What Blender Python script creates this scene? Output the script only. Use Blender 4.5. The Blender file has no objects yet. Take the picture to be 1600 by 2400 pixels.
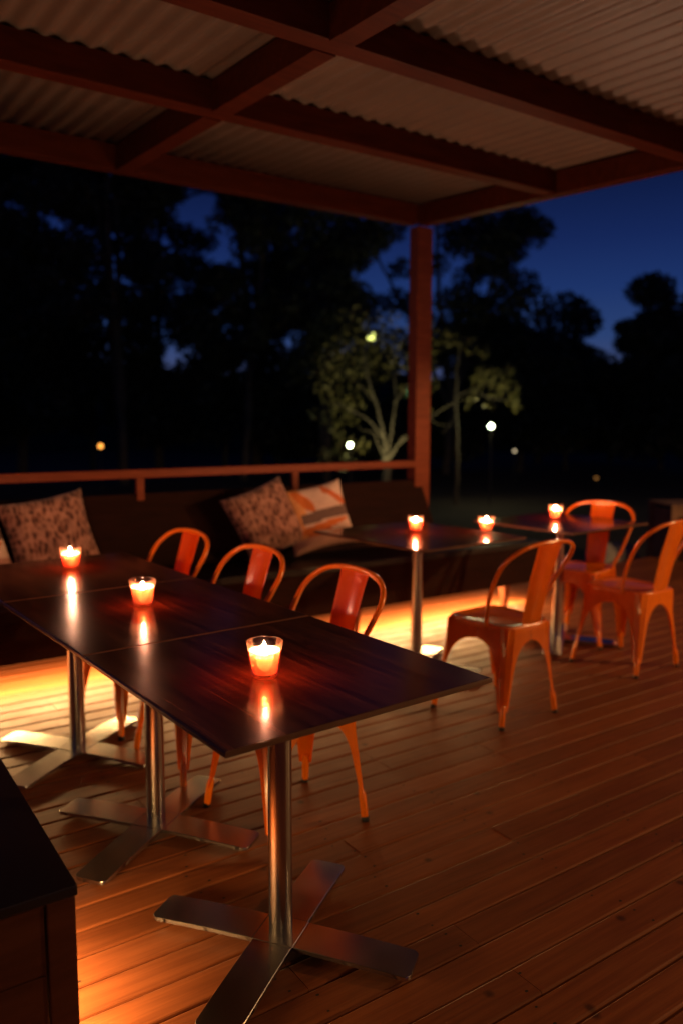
import bpy, bmesh, math, random
from mathutils import Vector, Matrix, noise
R = math.radians
random.seed(7)
sc = bpy.context.scene
COL = sc.collection

# ------------------------------------------------------------------ materials
def mat(name):
    m = bpy.data.materials.new(name); m.use_nodes = True
    nt = m.node_tree; b = nt.nodes['Principled BSDF']
    return m, nt, b
def N(nt, t, **kw):
    n = nt.nodes.new(t)
    for k, v in kw.items():
        if k in n.inputs: n.inputs[k].default_value = v
        else: setattr(n, k, v)
    return n
def ramp(nt, fac, stops, interp='LINEAR'):
    r = nt.nodes.new('ShaderNodeValToRGB'); r.color_ramp.interpolation = interp
    e = r.color_ramp.elements
    while len(e) < len(stops): e.new(0.5)
    for i, (p, c) in enumerate(stops):
        e[i].position = p; e[i].color = (c[0], c[1], c[2], 1)
    nt.links.new(fac, r.inputs[0]); return r.outputs[0]
def math_node(nt, op, a, b=None):
    n = nt.nodes.new('ShaderNodeMath'); n.operation = op
    for i, v in enumerate((a, b)):
        if v is None: continue
        if isinstance(v, (int, float)): n.inputs[i].default_value = v
        else: nt.links.new(v, n.inputs[i])
    return n.outputs[0]
def coords(nt, scale=(1, 1, 1), kind='Object', rot=(0, 0, 0)):
    t = nt.nodes.new('ShaderNodeTexCoord'); mp = nt.nodes.new('ShaderNodeMapping')
    mp.inputs['Scale'].default_value = scale; mp.inputs['Rotation'].default_value = rot
    nt.links.new(t.outputs[kind], mp.inputs[0]); return mp.outputs[0]
def noise_tex(nt, vec, scale, detail=4, rough=.55, dist=0):
    n = nt.nodes.new('ShaderNodeTexNoise'); nt.links.new(vec, n.inputs['Vector'])
    n.inputs['Scale'].default_value = scale; n.inputs['Detail'].default_value = detail
    n.inputs['Roughness'].default_value = rough; n.inputs['Distortion'].default_value = dist
    return n.outputs['Fac']
def mixc(nt, fac, a, b, blend='MIX'):
    n = nt.nodes.new('ShaderNodeMix'); n.data_type = 'RGBA'; n.blend_type = blend
    for i, v in ((0, fac), (6, a), (7, b)):
        if isinstance(v, (int, float)): n.inputs[i].default_value = v
        elif isinstance(v, tuple): n.inputs[i].default_value = (*v, 1)
        else: nt.links.new(v, n.inputs[i])
    return n.outputs[2]
def bump(nt, b, h, strength=.3, dist=.002):
    n = nt.nodes.new('ShaderNodeBump'); n.inputs['Strength'].default_value = strength
    n.inputs['Distance'].default_value = dist
    nt.links.new(h, n.inputs['Height']); nt.links.new(n.outputs[0], b.inputs['Normal'])

def make_deck_mat():
    m, nt, b = mat('deck_timber')
    at = nt.nodes.new('ShaderNodeAttribute'); at.attribute_name = 'board'
    tc = nt.nodes.new('ShaderNodeTexCoord')
    # shift the grain of every board so that no two match
    sh = nt.nodes.new('ShaderNodeVectorMath'); sh.operation = 'MULTIPLY_ADD'
    sh.inputs[1].default_value = (37, 91, 13)
    nt.links.new(at.outputs['Vector'], sh.inputs[0]); nt.links.new(tc.outputs['Object'], sh.inputs[2])
    mp = nt.nodes.new('ShaderNodeMapping'); mp.inputs['Scale'].default_value = (1.2, 26, 10)
    nt.links.new(sh.outputs[0], mp.inputs[0])
    g = noise_tex(nt, mp.outputs[0], 2.2, 6, .62, .4)
    mp2 = nt.nodes.new('ShaderNodeMapping'); mp2.inputs['Scale'].default_value = (5, 160, 20)
    nt.links.new(sh.outputs[0], mp2.inputs[0])
    g2 = noise_tex(nt, mp2.outputs[0], 1.5, 3, .5)
    c = ramp(nt, g, [(.25, (.140, .038, .012)), (.5, (.205, .060, .019)), (.78, (.268, .085, .028))])
    sep = nt.nodes.new('ShaderNodeSeparateXYZ'); nt.links.new(at.outputs['Vector'], sep.inputs[0])
    tone = ramp(nt, sep.outputs[0], [(0, (.76, .73, .71)), (.5, (.95, .95, .95)), (1, (1.14, 1.13, 1.12))])
    c = mixc(nt, 1.0, c, tone, 'MULTIPLY')
    fine = ramp(nt, g2, [(.3, (.88, .87, .86)), (.7, (1.05, 1.05, 1.05))])
    c = mixc(nt, .8, c, fine, 'MULTIPLY')
    # worn, dusty patches and scattered dark knots
    w = noise_tex(nt, tc.outputs['Object'], 1.7, 5, .6)
    c = mixc(nt, ramp(nt, w, [(.52, (0, 0, 0)), (.75, (.18, .18, .18))]), c, (.36, .15, .055))
    v = nt.nodes.new('ShaderNodeTexVoronoi'); v.inputs['Scale'].default_value = 5.0
    nt.links.new(sh.outputs[0], v.inputs['Vector'])
    c = mixc(nt, ramp(nt, v.outputs['Distance'], [(.03, (.75, .75, .75)), (.085, (0, 0, 0))]), c, (.03, .010, .006))
    nt.links.new(c, b.inputs['Base Color'])
    nt.links.new(ramp(nt, noise_tex(nt, tc.outputs['Object'], 6, 5, .6), [(.3, (.42, .42, .42)), (.7, (.60, .60, .60))]), b.inputs['Roughness'])
    b.inputs['Specular IOR Level'].default_value = .24
    bump(nt, b, math_node(nt, 'ADD', g, g2), .22, .0012)
    return m
def make_beam_mat(name, c0, c1, rough=.55):
    m, nt, b = mat(name)
    v = coords(nt, (2, 14, 14))
    g = noise_tex(nt, v, 2.0, 5, .6, .5)
    nt.links.new(ramp(nt, g, [(.3, c0), (.7, c1)]), b.inputs['Base Color'])
    b.inputs['Roughness'].default_value = rough
    b.inputs['Specular IOR Level'].default_value = .14
    bump(nt, b, g, .15, .002)
    return m
def make_table_mat():
    m, nt, b = mat('table_laminate')
    v = coords(nt, (38, 1.6, 30))
    g = noise_tex(nt, v, 1.6, 6, .65, .6)
    v2 = coords(nt, (140, 5, 60))
    g2 = noise_tex(nt, v2, 1.0, 3, .5)
    c = ramp(nt, g, [(.28, (.020, .0085, .006)), (.55, (.072, .030, .017)), (.8, (.17, .072, .036))])
    c = mixc(nt, .7, c, ramp(nt, g2, [(.3, (.7, .7, .7)), (.7, (1.1, 1.1, 1.1))]), 'MULTIPLY')
    nt.links.new(c, b.inputs['Base Color'])
    n3 = noise_tex(nt, coords(nt, (3, 1.2, 3)), 2.0, 3, .5)
    nt.links.new(ramp(nt, n3, [(.3, (.135, .135, .135)), (.7, (.20, .20, .20))]), b.inputs['Roughness'])
    b.inputs['Specular IOR Level'].default_value = .42
    bump(nt, b, g2, .06, .0006)
    return m
def make_steel():
    m, nt, b = mat('brushed_steel')
    b.inputs['Metallic'].default_value = 1
    n = noise_tex(nt, coords(nt, (3, 3, 3)), 2.0, 2, .5)
    nt.links.new(ramp(nt, n, [(.3, (.50, .48, .455)), (.7, (.57, .55, .52))]), b.inputs['Base Color'])
    n2 = noise_tex(nt, coords(nt, (2, 2, 1)), 3.0, 1, .5)
    nt.links.new(ramp(nt, n2, [(.3, (.20, .20, .20)), (.7, (.26, .26, .26))]), b.inputs['Roughness'])
    return m
def make_orange():
    m, nt, b = mat('orange_enamel')
    n = noise_tex(nt, coords(nt, (6, 6, 6)), 3.0, 4, .6)
    nt.links.new(ramp(nt, n, [(.3, (.80, .165, .002)), (.7, (.88, .20, .003))]), b.inputs['Base Color'])
    nt.links.new(ramp(nt, n, [(.3, (.17, .17, .17)), (.75, (.26, .26, .26))]), b.inputs['Roughness'])
    ch_ = noise_tex(nt, coords(nt), 38.0, 3, .7)
    sc_ = noise_tex(nt, coords(nt), 4.0, 2, .5)
    msk = math_node(nt, 'MULTIPLY', ramp(nt, ch_, [(.70, (0, 0, 0)), (.74, (1, 1, 1))]), ramp(nt, sc_, [(.5, (0, 0, 0)), (.62, (1, 1, 1))]))
    cc_ = ramp(nt, n, [(.3, (.80, .165, .002)), (.7, (.88, .20, .003))])
    nt.links.new(mixc(nt, msk, cc_, (.10, .035, .018)), b.inputs['Base Color'])
    b.inputs['Coat Weight'].default_value = .35; b.inputs['Coat Roughness'].default_value = .12
    n2 = noise_tex(nt, coords(nt, (1, 1, 1)), 60.0, 2, .5)
    bump(nt, b, n2, .03, .0005)
    return m
def plain(name, c, rough=.6, metal=0, var=.25, scale=6):
    m, nt, b = mat(name)
    n = noise_tex(nt, coords(nt), scale, 5, .6)
    lo = tuple(x * (1 - var) for x in c); hi = tuple(x * (1 + var) for x in c)
    nt.links.new(ramp(nt, n, [(.3, lo), (.7, hi)]), b.inputs['Base Color'])
    b.inputs['Roughness'].default_value = rough; b.inputs['Metallic'].default_value = metal
    return m
def emit(name, c, s):
    m, nt, b = mat(name)
    e = N(nt, 'ShaderNodeEmission'); e.inputs[0].default_value = (*c, 1); e.inputs[1].default_value = s
    nt.links.new(e.outputs[0], nt.nodes['Material Output'].inputs[0]); return m
def make_glass():
    # thin clear glass: a sheet that lets light straight through and shines at the rim
    m, nt, b = mat('thin_glass')
    lw = N(nt, 'ShaderNodeLayerWeight'); lw.inputs[0].default_value = .35
    tr = N(nt, 'ShaderNodeBsdfTransparent'); tr.inputs[0].default_value = (1, .86, .78, 1)
    gl = N(nt, 'ShaderNodeBsdfGlossy'); gl.inputs['Roughness'].default_value = .06
    gl.inputs[0].default_value = (1, .92, .86, 1)
    tl = N(nt, 'ShaderNodeBsdfTranslucent'); tl.inputs[0].default_value = (1, .42, .2, 1)
    m1 = N(nt, 'ShaderNodeMixShader'); m2 = N(nt, 'ShaderNodeMixShader')
    m1.inputs[0].default_value = .010
    nt.links.new(tr.outputs[0], m1.inputs[1]); nt.links.new(tl.outputs[0], m1.inputs[2])
    nt.links.new(math_node(nt, 'MULTIPLY', lw.outputs['Fresnel'], .55), m2.inputs[0])
    nt.links.new(m1.outputs[0], m2.inputs[1]); nt.links.new(gl.outputs[0], m2.inputs[2])
    nt.links.new(m2.outputs[0], nt.nodes['Material Output'].inputs[0])
    return m
def make_wax():
    m, nt, b = mat('candle_wax')
    b.inputs['Base Color'].default_value = (.99, .72, .68, 1)
    b.inputs['Roughness'].default_value = .5
    b.inputs['Subsurface Weight'].default_value = 1
    b.inputs['Subsurface Radius'].default_value = (1, .50, .47)
    b.inputs['Subsurface Scale'].default_value = .0125
    # warm wax lets part of the flame's light through, tinted
    tr = N(nt, 'ShaderNodeBsdfTransparent'); tr.inputs[0].default_value = (1, .42, .25, 1)
    mx = N(nt, 'ShaderNodeMixShader'); mx.inputs[0].default_value = .36
    nt.links.new(b.outputs[0], mx.inputs[1]); nt.links.new(tr.outputs[0], mx.inputs[2])
    nt.links.new(mx.outputs[0], nt.nodes['Material Output'].inputs[0])
    return m
def make_leaf(name, c0, c1, rough=.6):
    m, nt, b = mat(name)
    n = noise_tex(nt, coords(nt), 1.3, 4, .6)
    nt.links.new(ramp(nt, n, [(.3, c0), (.7, c1)]), b.inputs['Base Color'])
    b.inputs['Roughness'].default_value = rough
    return m
def make_weave():
    m, nt, b = mat('brown_print_fabric')
    t = nt.nodes.new('ShaderNodeTexCoord')
    mp = nt.nodes.new('ShaderNodeMapping'); mp.inputs['Scale'].default_value = (44, 23, 10)
    nt.links.new(t.outputs['Object'], mp.inputs[0])
    w = noise_tex(nt, t.outputs['Object'], 9, 3, .6)
    add = nt.nodes.new('ShaderNodeVectorMath'); add.operation = 'MULTIPLY_ADD'
    add.inputs[1].default_value = (2.6, 2.6, 0)
    nt.links.new(w, add.inputs[0]); nt.links.new(mp.outputs[0], add.inputs[2])
    v = nt.nodes.new('ShaderNodeTexVoronoi'); v.inputs['Scale'].default_value = 1.0
    v.inputs['Randomness'].default_value = .75
    nt.links.new(add.outputs[0], v.inputs['Vector'])
    c = ramp(nt, v.outputs['Distance'], [(.22, (.08, .030, .020)), (.42, (.24, .11, .072)), (.66, (.46, .25, .18))])
    n2 = noise_tex(nt, t.outputs['Object'], 14, 4, .6)
    c = mixc(nt, .8, c, ramp(nt, n2, [(.3, (.55, .5, .5)), (.7, (1.2, 1.15, 1.1))]), 'MULTIPLY')
    nt.links.new(c, b.inputs['Base Color']); b.inputs['Roughness'].default_value = .9
    b.inputs['Sheen Weight'].default_value = .2
    bump(nt, b, v.outputs['Distance'], .4, .003)
    return m
def make_patch():
    m, nt, b = mat('patchwork_fabric')
    a = nt.nodes.new('ShaderNodeAttribute'); a.attribute_name = 'patch'
    n = noise_tex(nt, coords(nt), 60, 3, .6)
    c = mixc(nt, .7, a.outputs['Color'], ramp(nt, n, [(.3, (.8, .8, .8)), (.7, (1.1, 1.1, 1.1))]), 'MULTIPLY')
    nt.links.new(c, b.inputs['Base Color']); b.inputs['Roughness'].default_value = .9
    bump(nt, b, n, .3, .001)
    return m

M = dict(
    deck=make_deck_mat(),
    beam=make_beam_mat('stained_beam_timber', (.070, .0115, .004), (.118, .0225, .0075), .5),
    rail=make_beam_mat('stained_rail_timber', (.16, .034, .012), (.24, .055, .020), .5),
    bench=make_beam_mat('dark_bench_timber', (.014, .0040, .0018), (.026, .0070, .003), .72),
    side=make_beam_mat('brown_side_bench_timber', (.060, .018, .008), (.10, .032, .013), .6),
    bench_leg=make_beam_mat('red_bench_leg_timber', (.13, .04, .02), (.2, .065, .03), .5),
    seat_top=plain('black_bench_top', (.012, .008, .008), .42),
    table=make_table_mat(), steel=make_steel(), orange=make_orange(),
    table_edge=plain('painted_lit_edge', (.11, .052, .030), .32),  # lighter brown paints in the candlelight on the tabletop lip
    rubber=plain('black_rubber', (.012, .012, .013), .6),
    sheet=plain('cream_roof_steel', (.21, .138, .094), .45, 0, .12, 2.5),
    glass=make_glass(), wax=make_wax(),
    flame=emit('candle_flame', (1, .64, .42), 5600.0),
    wick=plain('burnt_wick', (.02, .015, .01), .9),
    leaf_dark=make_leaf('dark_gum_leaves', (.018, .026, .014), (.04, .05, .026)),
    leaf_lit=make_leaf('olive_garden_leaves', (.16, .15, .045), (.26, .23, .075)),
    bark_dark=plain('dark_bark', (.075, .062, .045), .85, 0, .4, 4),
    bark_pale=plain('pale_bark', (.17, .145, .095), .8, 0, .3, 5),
    soil=plain('dark_garden_soil', (.030, .022, .018), .9, 0, .5, .7),
    hill=plain('dark_wooded_hill', (.012, .016, .010), .95, 0, .4, .3),
    weave=make_weave(), patch=make_patch(),
    crate=plain('weathered_crate_wood', (.20, .11, .07), .8, 0, .3, 7),
    stone=plain('pale_stone', (.30, .29, .30), .9, 0, .25, 9),
    black=plain('black_powder_coat', (.015, .015, .016), .5),
    screw=plain('dark_screw_hole', (.012, .008, .006), .7),
    globe=emit('white_globe_glow', (.86, 1, .62), 26.0),
    globe_dim=emit('dim_globe_glow', (1, .80, .48), 1.3),
    amber=emit('amber_globe_glow', (1, .36, .055), 3.2),
    amber_dim=emit('dim_amber_globe_glow', (1, .42, .10), .35),
    yellow=emit('yellow_leaf_glow', (.90, .95, .22), 2.6),
    green=emit('green_bulb_glow', (.05, .75, .38), 1.2),
)

# ------------------------------------------------------------------ object helpers
def link(name, bm, m, parent=None, smooth=False, mats=None):
    me = bpy.data.meshes.new(name); bm.to_mesh(me); bm.free()
    for x in (mats or [m]): me.materials.append(x)
    if smooth:
        for f in me.polygons: f.use_smooth = True
    o = bpy.data.objects.new(name, me); COL.objects.link(o)
    if parent: o.parent = parent
    return o
def tag(o, label=None, cat=None, group=None, kind=None):
    if label: o['label'] = label
    if cat: o['category'] = cat
    if group: o['group'] = group
    if kind: o['kind'] = kind
    return o
def empty(name, loc=(0, 0, 0), rz=0):
    o = bpy.data.objects.new(name, None); COL.objects.link(o)
    o.location = loc; o.rotation_euler = (0, 0, rz); o.empty_display_size = .1
    return o
def copy_tree(o, parent=None):
    c = o.copy(); COL.objects.link(c)
    if parent: c.parent = parent
    for ch in list(o.children): copy_tree(ch, c)
    return c
def auto_smooth(o, ang=35):
    me = o.data
    for f in me.polygons: f.use_smooth = True
    bm = bmesh.new(); bm.from_mesh(me)
    for e in bm.edges:
        if len(e.link_faces) == 2 and e.calc_face_angle(0) > R(ang): e.smooth = False
    bm.to_mesh(me); bm.free(); return o
def add_box(bm, lo, hi, bev=.003, seg=2, mtx=None):
    r = bmesh.ops.create_cube(bm, size=1)
    vs = r['verts']
    for v in vs:
        v.co = Vector([lo[i] + (v.co[i] + .5) * (hi[i] - lo[i]) for i in range(3)])
    if bev > 0:
        es = list({e for v in vs for e in v.link_edges})
        g = bmesh.ops.bevel(bm, geom=es, offset=bev, segments=seg, affect='EDGES', profile=.6)
        vs = list({v for f in g['faces'] for v in f.verts} | {v for v in vs if v.is_valid})
    if mtx is not None:
        for v in vs: v.co = mtx @ v.co
    return vs
def box(name, lo, hi, m, parent=None, bev=.003, mtx=None):
    bm = bmesh.new(); add_box(bm, lo, hi, bev, 2, mtx)
    return link(name, bm, m, parent)
def loft(bm, rings, cap=True, closed=True):
    vr = [[bm.verts.new(p) for p in ring] for ring in rings]
    n = len(vr[0])
    for a, b in zip(vr, vr[1:]):
        for i in range(n if closed else n - 1):
            j = (i + 1) % n
            bm.faces.new((a[i], a[j], b[j], b[i]))
    if cap and closed:
        bm.faces.new(list(reversed(vr[0]))); bm.faces.new(vr[-1])
    return vr
def lathe(bm, prof, n=32, c=(0, 0, 0)):
    rings = [[Vector((c[0] + r * math.cos(2 * math.pi * i / n), c[1] + r * math.sin(2 * math.pi * i / n), c[2] + z)) for i in range(n)] for r, z in prof]
    return loft(bm, rings)
def frame_of(t):
    t = t.normalized()
    a = Vector((0, 0, 1)) if abs(t.z) < .9 else Vector((1, 0, 0))
    u = t.cross(a).normalized(); return u, t.cross(u)
def tube(bm, pts, rad, n=10):
    pts = [Vector(p) for p in pts]; rings = []
    if not isinstance(rad, (list, tuple)): rad = [rad] * len(pts)
    pu = None
    for i, p in enumerate(pts):
        t = (pts[min(i + 1, len(pts) - 1)] - pts[max(i - 1, 0)]).normalized()
        if pu is None: u, v = frame_of(t)
        else:
            u = (pu - t * pu.dot(t)).normalized(); v = t.cross(u)
        pu = u
        rings.append([p + (u * math.cos(2 * math.pi * k / n) + v * math.sin(2 * math.pi * k / n)) * rad[i] for k in range(n)])
    loft(bm, rings)
def spline(P, n=8):
    P = [Vector(p) for p in P]; out = []
    for i in range(len(P) - 1):
        p0, p1, p2, p3 = P[max(i - 1, 0)], P[i], P[i + 1], P[min(i + 2, len(P) - 1)]
        for k in range(n):
            t = k / n
            out.append(.5 * ((2 * p1) + (p2 - p0) * t + (2 * p0 - 5 * p1 + 4 * p2 - p3) * t * t + (3 * p1 - p0 - 3 * p2 + p3) * t ** 3))
    out.append(P[-1]); return out

# ------------------------------------------------------------------ camera
cam = bpy.data.cameras.new('camera'); co = bpy.data.objects.new('camera', cam); COL.objects.link(co)
pitch, roll, yaw = -0.1139, 0.0021, 0.9730
fw = Vector((math.cos(yaw) * math.cos(pitch), math.sin(yaw) * math.cos(pitch), math.sin(pitch)))
rt = Vector((math.sin(yaw), -math.cos(yaw), 0)); up = rt.cross(fw)
rt, up = math.cos(roll) * rt + math.sin(roll) * up, -math.sin(roll) * rt + math.cos(roll) * up
CAM = Vector((0, 0, 1.3396))
co.matrix_world = Matrix(((rt.x, up.x, -fw.x, 0), (rt.y, up.y, -fw.y, 0), (rt.z, up.z, -fw.z, CAM.z), (0, 0, 0, 1)))
cam.sensor_fit = 'VERTICAL'; cam.sensor_height = 36; cam.sensor_width = 24
cam.lens = 1863.08 / 2400 * 36
cam.clip_start = .05; cam.clip_end = 600
cam.dof.use_dof = True; cam.dof.focus_distance = 1.88; cam.dof.aperture_fstop = 1.7
sc.camera = co

# ------------------------------------------------------------------ ground, hills, deck
def build_ground():
    bm = bmesh.new(); n = 60
    g = [[bm.verts.new(((i - n / 2) * 5, (j - n / 2) * 5, 0)) for i in range(n + 1)] for j in range(n + 1)]
    for row in g:
        for v in row:
            d = math.hypot(v.co.x - 2, v.co.y - 1)
            v.co.z = -.42 + (noise.noise(v.co * .12) * .35 if d > 16 else 0)
    for j in range(n):
        for i in range(n): bm.faces.new((g[j][i], g[j][i + 1], g[j + 1][i + 1], g[j + 1][i]))
    o = link('ground', bm, M['soil'], None, True); tag(o, kind='structure')
    bm = bmesh.new(); na, rings = 160, []
    for r, h in ((46, -.6), (58, 1.0), (70, 1.0), (90, .55), (120, -.3)):
        ring = []
        for k in range(na):
            a = 2 * math.pi * k / na
            hh = 4.4 + 1.0 * noise.noise(Vector((math.cos(a) * 3.2, math.sin(a) * 3.2, .4))) + .7 * noise.noise(Vector((math.cos(a) * 22, math.sin(a) * 22, 5)))
            ring.append(Vector((r * math.cos(a), r * math.sin(a), hh * h if h > 0 else h)))
        rings.append(ring)
    loft(bm, rings, cap=False)
    tag(link('hills', bm, M['hill'], None, True), kind='structure')
build_ground()

DECK_X0, DECK_X1, DECK_Y0, DECK_Y1 = -3.6, 6.95, -2.6, 4.78
def build_deck():
    bm = bmesh.new(); lay = bm.loops.layers.float_color.new('board')
    pitch_, w, rnd = .1052, .0988, random.Random(3)
    y = DECK_Y0 + .03
    joints = []
    while y < DECK_Y1 - .02:
        cuts = [DECK_X0]; x = DECK_X0 + rnd.uniform(.6, 3.2)
        while x < DECK_X1 - .4:
            xj = round(x / .45) * .45 + .02
            cuts.append(xj); x = xj + rnd.choice([1.8, 2.7, 3.15, 3.6, 4.05])
        cuts.append(DECK_X1 + rnd.uniform(-.004, .004))
        for a, b in zip(cuts, cuts[1:]):
            n0 = len(bm.faces)
            dz = rnd.uniform(-.0008, .0008)
            tone = (rnd.random(), rnd.random(), rnd.random(), 1)
            # rounded top edges only, as on real decking
            hw = w / 2 + rnd.uniform(-.0008, .0006); e = .0055
            prof = [(-hw, -.024), (-hw, -e), (-hw + e * .3, -e * .3), (-hw + e, 0), (hw - e, 0), (hw - e * .3, -e * .3), (hw, -e), (hw, -.024)]
            va = [bm.verts.new((a + .0008, y + p, z + dz)) for p, z in prof]; vb = [bm.verts.new((b - .0008, y + p, z + dz)) for p, z in prof]
            fs = []
            for i in range(7): fs.append(bm.faces.new((va[i + 1], va[i], vb[i], vb[i + 1])))
            fs.append(bm.faces.new(va)); fs.append(bm.faces.new(list(reversed(vb))))
            for f in fs:
                for l in f.loops: l[lay] = tone
            # screw holes over the joists
            k = math.ceil((a + .03) / .45)
            while k * .45 < b - .01:
                if rnd.random() < .8:
                    for s in (-1, 1):
                        cx, cy = k * .45 + .02 * (1 if rnd.random() < .5 else -1) + rnd.uniform(-.012, .012), y + s * (.029 + rnd.uniform(-.004, .004))
                        rr = rnd.uniform(.0028, .0042)
                        vs = [bm.verts.new((cx + rr * 1.3 * math.cos(q * math.pi / 4), cy + rr * math.sin(q * math.pi / 4), dz + .0005)) for q in range(8)]
                        f = bm.faces.new(vs); f.material_index = 1
                k += 1
        y += pitch_
    bmesh.ops.recalc_face_normals(bm, faces=[f for f in bm.faces if f.material_index == 0])
    for f in bm.faces: f.smooth = False
    o = link('deck', bm, None, None, False, [M['deck'], M['screw']])
    tag(o, kind='structure')
    # joists and fascia below the boards
    bm = bmesh.new()
    x = DECK_X0 + .1
    while x < DECK_X1:
        add_box(bm, (x - .022, DECK_Y0 + .03, -.17), (x + .022, DECK_Y1 - .06, -.0255), 0); x += .45
    add_box(bm, (DECK_X0 + .01, DECK_Y1 - .055, -.41), (DECK_X1 - .03, DECK_Y1 - .03, -.026), 0)
    add_box(bm, (DECK_X1 - .028, DECK_Y0, -.41), (DECK_X1 - .01, DECK_Y1 - .03, -.026), 0)
    tag(link('deck_frame', bm, M['bench'], None), kind='structure')
build_deck()

# ------------------------------------------------------------------ roof with beams and post
SLOPE = .055
ROOF_ANG = math.atan(SLOPE)
def zb(y): return 2.756 - SLOPE * (4.65 - y)
roof = empty('patio_roof', (3.87, 4.66, 0))
tag(roof, 'red timber patio roof of crossing beams under corrugated cream sheeting, carried on a corner post', 'roof')
inv = Matrix.Translation((-3.87, -4.66, 0))
def BHf(y): return .122 + .008 * (y - 2.5)
def x_beam(yf, x0, x1, t=.09):
    z = zb(yf); h = BHf(yf)
    bm = bmesh.new(); add_box(bm, (x0, yf - t, z), (x1, yf, z + h), .004, 2, inv)
    return link('beam', bm, M['beam'], roof)
def y_beam(x0, x1, y0, y1, dz=-.003):
    bm = bmesh.new()
    vs = add_box(bm, (x0, y0, 0), (x1, y1, 1), 0)
    for v in vs: v.co.z = v.co.z * BHf(v.co.y) + zb(v.co.y) + dz; v.co = inv @ v.co
    return link('beam', bm, M['beam'], roof)
XB = [4.706, 3.43, 2.50, .95, -.4, -1.9]
XL, XR = -3.4, 3.80
for i, yb in enumerate(XB): x_beam(yb, XL, XR if i else 3.806)
for (a, b) in ((3.803, 3.893), (1.585, 1.675), (-.75, -.66), (-3.3, -3.21)):
    segs = [-2.6] + [q for yb in reversed(XB) for q in (yb - .0915, yb + .0015)] + [4.62]
    if a > 3.7: y_beam(a, b, -2.6, 4.613)
    else:
        lo = -2.6
        for yb in reversed(XB):
            if yb - .092 - lo > .05: y_beam(a, b, lo, yb - .092)
            lo = yb + .002
# sheets: one corrugated skin, ribs running down the fall
bm = bmesh.new(); PX = .0905; rows = [-2.9, -1, .5, 2, 3.3, 4.83]; x = -3.6; cols = []
while x < 3.99:
    cols.append(x); x += PX / 12
vr = []
for y in rows:
    vr.append([bm.verts.new(inv @ Vector((x, y, zb(y) + BHf(y) + .0105 + .0090 * math.sin(2 * math.pi * x / PX)))) for x in cols])
for a, b in zip(vr, vr[1:]):
    for i in range(len(cols) - 1): bm.faces.new((a[i], a[i + 1], b[i + 1], b[i]))
sh = link('roof_sheet', bm, M['sheet'], roof, True)
sm = sh.modifiers.new('thick', 'SOLIDIFY'); sm.thickness = .0012; sm.offset = 1
box('post', (3.808, 4.616, -.4), (3.948, 4.712, zb(4.6) - .006), M['rail'], roof, .004, inv)

# ------------------------------------------------------------------ railing
rail = empty('railing', (1.66, 4.64, 0))
tag(rail, 'red timber railing with a flat top rail behind the long bench', 'railing')
ri = Matrix.Translation((-1.66, -4.64, 0))
box('top_rail', (-3.4, 4.607, .998), (3.806, 4.675, 1.048), M['rail'], rail, .004, ri)
x = 1.665 + .022
for k in range(-4, 2):
    xx = 1.665 + k * 1.086
    box('post', (xx, 4.622, 0), (xx + .046, 4.662, .9965), M['rail'], rail, .003, ri)

# ------------------------------------------------------------------ long bench
bench = empty('long_bench', (1.5, 4.2, 0))
tag(bench, 'long dark timber bench with sloping back along the railing, lit from underneath', 'bench')
bi = Matrix.Translation((-1.5, -4.2, 0))
BX0, BX1 = -1.8, 4.46
box('front_panel', (BX0, 3.962, .168), (BX1, 3.99, .4305), M['bench'], bench, .003, bi)
box('end_panel', (BX1 - .026, 3.992, .168), (BX1 - .001, 4.46, .4305), M['bench'], bench, .003, bi)
box('seat', (BX0, 3.956, .432), (BX1 + .006, 4.50, .470), M['seat_top'], bench, .003, bi)
bm = bmesh.new()
lean = math.atan2(.225, .43); L = .485
vs = add_box(bm, (BX0, 0, 0), (3.878, .03, L), .003)
mt = Matrix.Translation((0, 4.418, .4715)) @ Matrix.Rotation(-lean, 4, 'X')
for v in vs: v.co = bi @ (mt @ v.co)
link('backrest', bm, M['bench'], bench)
for x in (-1.2, .15, 1.5, 2.85, 4.18):
    bm = bmesh.new()
    loft(bm, [[bi @ Vector((x + sx * w, 4.035 + sy * w, z)) for sx, sy in ((-1, -1), (1, -1), (1, 1), (-1, 1))] for z, w in ((0.0015, .017), (.168, .032), (.4305, .032))])
    link('leg', bm, M['bench_leg'], bench)

# end of the side bench, left foreground
sb = empty('side_bench', (.1, 1.75, 0))
tag(sb, 'dark boxy timber bench end with black top, in the lower left foreground', 'bench')
si = Matrix.Translation((-.1, -1.75, 0))
box('front_panel', (-1.4, 1.482, .286), (.330, 1.502, .4285), M['side'], sb, .002, si)
box('front_panel', (-1.4, 1.482, .14), (.330, 1.502, .2835), M['side'], sb, .002, si)
box('corner_trim', (.333, 1.478, .14), (.388, 1.524, .4285), M['side'], sb, .003, si)
box('side_panel', (.362, 1.5265, .14), (.386, 2.30, .4285), M['side'], sb, .002, si)
box('seat', (-1.4, 1.474, .430), (.392, 2.31, .452), M['seat_top'], sb, .003, si)
for p in ((.30, 1.58), (.30, 2.2), (-.9, 1.58)):
    box('leg', (p[0] - .025, p[1] - .025, .0015), (p[0] + .025, p[1] + .025, .4285), M['side'], sb, .003, si)

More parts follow.
